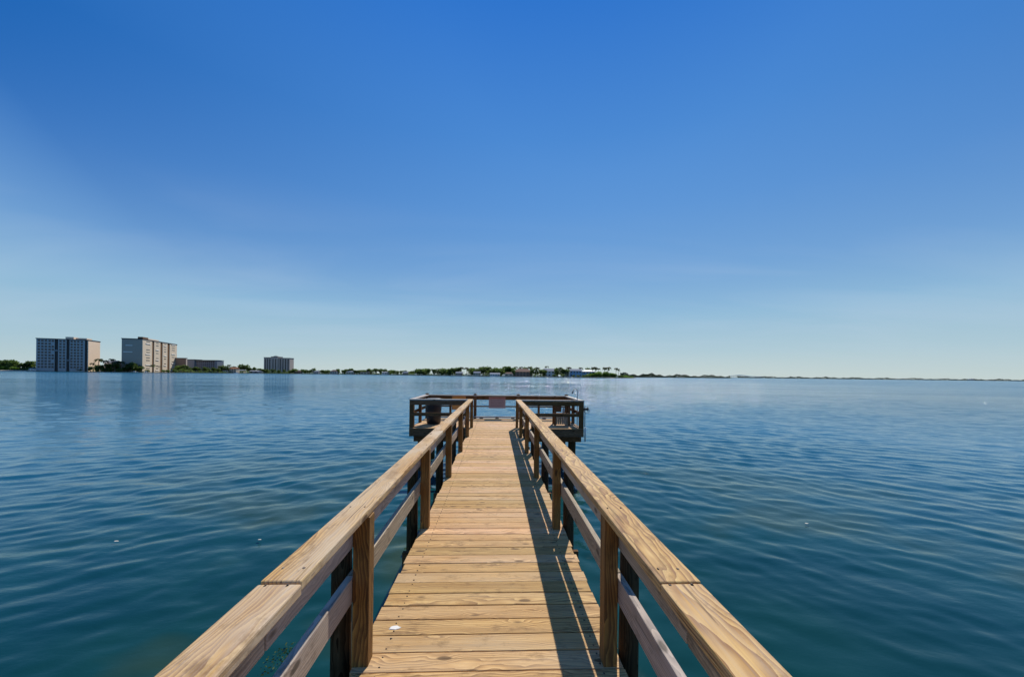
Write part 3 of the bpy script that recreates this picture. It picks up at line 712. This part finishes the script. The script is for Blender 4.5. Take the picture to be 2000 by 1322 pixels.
house(1002,1040,645,9,6.5,M_brown,M_roofbrown,'large house with broad brown hipped roof in the middle of the island','hip',6,2)
house(985,1002,622,5,3,M_stucco_tan_and_lit,M_roofbrown,'small tan house at the left of the big brown-roofed house','hip',2)
house(1063,1090,648,11,5,M_white,M_roofgrey,'white two-storey house with grey roof right of the big brown-roofed house','gable',4,2)
house(1100,1113,640,9,4,M_white,M_roofgrey,'narrow white house at the left of the blue houses','gable',2,2)
house(1113,1136,646,12,4,M_blue,M_roofgrey,'left one of two pale blue two-storey houses on the island','gable',4,2)
house(1138,1162,650,11,3.4,M_blue,M_white,'right one of two pale blue houses, next to the bright green trees','hip',4,2)
house(1896,1904,4210,2.0,1.0,M_taupe,M_roofgrey,'tiny building standing up from the farthest shore near the right edge','hip',2)
# ---- boats
def boat(px,D,L,label):
    C=far(px,D); t=empty('motor_boat',(C[0],C[1],WZ),-YAW+.3); tag(t,label,'boat')
    mb=MB(); N=7; vs=[]; 
    for i in range(N):
        u=i/(N-1); w=L*.16*(1-max(0,u-.45)**2*3.2); x=-L/2+L*u
        vs+=[(x,-w,.95+.35*u),(x,-w*.7,-.2),(x,w*.7,-.2),(x,w,.95+.35*u)]
    fs=[]
    for i in range(N-1):
        for q in range(4): fs.append((i*4+q,i*4+(q+1)%4,(i+1)*4+(q+1)%4,(i+1)*4+q))
    fs+=[(0,1,2,3),(4*N-1,4*N-2,4*N-3,4*N-4)]; mb.add(vs,fs); mb.build('hull',M_white,t)
    mb=MB(); mb.box(-L*.15,L*.12,-L*.09,L*.09,1.1,2.3); mb.build('cabin',M_white,t)
    mb=MB(); mb.box(-L*.13,L*.122,-L*.095,L*.095,1.6,2.0); mb.build('windscreen',M_glass,t)
boat(263,584,9,'white motor boat moored at the foot of the tall beige block')
boat(285,588,6,'small white boat moored right of the bigger boat by the beige block')
boat(461,690,7,'small white boat off the waterside houses right of the long low block')
# ---- distant bridge
t=empty('bridge',(*far(1425,6500),WZ)); t.rotation_euler=(0,0,-YAW); tag(t,'long pale bridge with a gentle hump on the horizon right of the spit','bridge')
M_bridge=plain('haze_pale_concrete',(.62,.62,.60),.7,.3,.01,.05)  # pale concrete; the paleness also stands in for distance haze
k=6500/F; mb=MB(); prev=None
for i in range(25):
    u=i/24; x=70*k*u; z=(2.2+2.6*math.exp(-((u-.28)/.22)**2))*k
    if prev: mb.add([(prev[0],0,prev[1]),(x,0,z),(x,0,z+.9*k),(prev[0],0,prev[1]+.9*k),(prev[0],14,prev[1]),(x,14,z),(x,14,z+.9*k),(prev[0],14,prev[1]+.9*k)],[(0,1,2,3),(5,4,7,6),(3,2,6,7),(0,4,5,1)])
    prev=(x,z)
mb.build('bridge_deck',M_bridge,t)
for i in range(1,16):
    u=i/16; x=70*k*u; z=(2.2+2.6*math.exp(-((u-.28)/.22)**2))*k
    mb=MB(); mb.box(x-2.2,x+2.2,2,12,-3,z); mb.build('pier_column',M_bridge,t)

# ------------------------------------------------------------------ sky
world=bpy.data.worlds.new('World'); scene.world=world; world.use_nodes=True
N=NT(world.node_tree); wt=world.node_tree; bg=wt.nodes['Background']
sky=N.n('ShaderNodeTexSky',sky_type='NISHITA',sun_disc=False,sun_elevation=SUN_EL,sun_rotation=SUN_AZ,altitude=0,air_density=1.0,dust_density=0.0,ozone_density=2.5)
tc=N.n('ShaderNodeTexCoord').outputs['Generated']
sp=N.n('ShaderNodeSeparateXYZ'); wt.links.new(tc,sp.inputs[0]); z=sp.outputs['Z']
nish=sky.outputs[0]
def lin(*c): return tuple(((x/255/12.92) if x<=10 else ((x/255+.055)/1.055)**2.4)*10 for x in c)
c=N.ramp(z,[(0.0,lin(189,206,207)),(.06,lin(166,197,212)),(.14,lin(146,187,215)),(.25,lin(121,169,217)),(.38,lin(97,153,216)),(.52,lin(74,137,211)),(.70,lin(44,116,205)),(.86,lin(70,122,188))])
sd=(math.sin(SUN_AZ)*math.cos(SUN_EL),math.cos(SUN_AZ)*math.cos(SUN_EL),math.sin(SUN_EL))
dd=N.math('ADD',N.math('ADD',N.math('MULTIPLY',sp.outputs['X'],sd[0]),N.math('MULTIPLY',sp.outputs['Y'],sd[1])),N.math('MULTIPLY',z,sd[2]))
glow=N.math('MULTIPLY',N.ramp(dd,[(.28,0.0),(.66,1.0)]),N.ramp(z,[(.0,.42),(.06,.20),(.16,0.0)]))
c=N.mix(glow,c,lin(204,214,211))
away=N.math('MULTIPLY',N.ramp(dd,[(.0,.15),(.42,.6),(.54,1.0),(.94,0.0)]),N.ramp(z,[(.15,0.0),(.52,1.0)]))
c=N.mix(away,c,lin(0,92,176))
c=N.mix(.05,c,N.mix(1.0,nish,(.75,.88,1.0),'MULTIPLY'))
# thin cirrus veils
zz=N.math('ADD',N.math('MAXIMUM',z,0.0),.10)
cv=N.n('ShaderNodeCombineXYZ',inp={'X':N.math('MULTIPLY',N.math('DIVIDE',sp.outputs['X'],zz),.42),'Y':N.math('MULTIPLY',N.math('DIVIDE',sp.outputs['Y'],zz),1.1),'Z':0.0}).outputs[0]
ci=N.noise(cv,1.0,5,.5,.6)
cm=N.math('MULTIPLY',N.ramp(ci,[(.44,0.0),(.74,1.0)]),N.math('MULTIPLY',N.ramp(z,[(.0,.2),(.09,1.0),(.24,.8),(.40,0.0)]),.20))
c=N.mix(cm,c,(5.5,6.6,8.0))
wt.links.new(c,bg.inputs['Color']); bg.inputs['Strength'].default_value=.10
sun=bpy.data.lights.new('sun','SUN'); sun.energy=4.9; sun.angle=R(.53); sun.color=(1,.93,.82)
so=bpy.data.objects.new('sun',sun); col.objects.link(so)
d=Vector((math.sin(SUN_AZ)*math.cos(SUN_EL),math.cos(SUN_AZ)*math.cos(SUN_EL),math.sin(SUN_EL)))
so.rotation_euler=d.to_track_quat('Z','Y').to_euler()

# ------------------------------------------------------------------ camera
cam=bpy.data.cameras.new('camera'); co=bpy.data.objects.new('camera',cam); col.objects.link(co)
co.location=(0,0,EYE)
right=Vector((rgt[0],rgt[1],0)); up=Vector((0,0,1)); back=-Vector((fwd[0],fwd[1],0))
r2=right*math.cos(ROLL)+up*math.sin(ROLL); u2=-right*math.sin(ROLL)+up*math.cos(ROLL)
M=Matrix((r2,u2,back)).transposed(); co.rotation_euler=M.to_euler()
cam.sensor_width=36; cam.lens=36*F/2000; cam.shift_y=(HORY+.36-661)/2000; cam.clip_end=60000; cam.clip_start=.05
scene.camera=co
scene.view_settings.view_transform='Standard'; scene.view_settings.look='None'; scene.view_settings.exposure=0; scene.view_settings.gamma=1
scene.render.engine='CYCLES'; scene.render.resolution_x=1024; scene.render.resolution_y=676
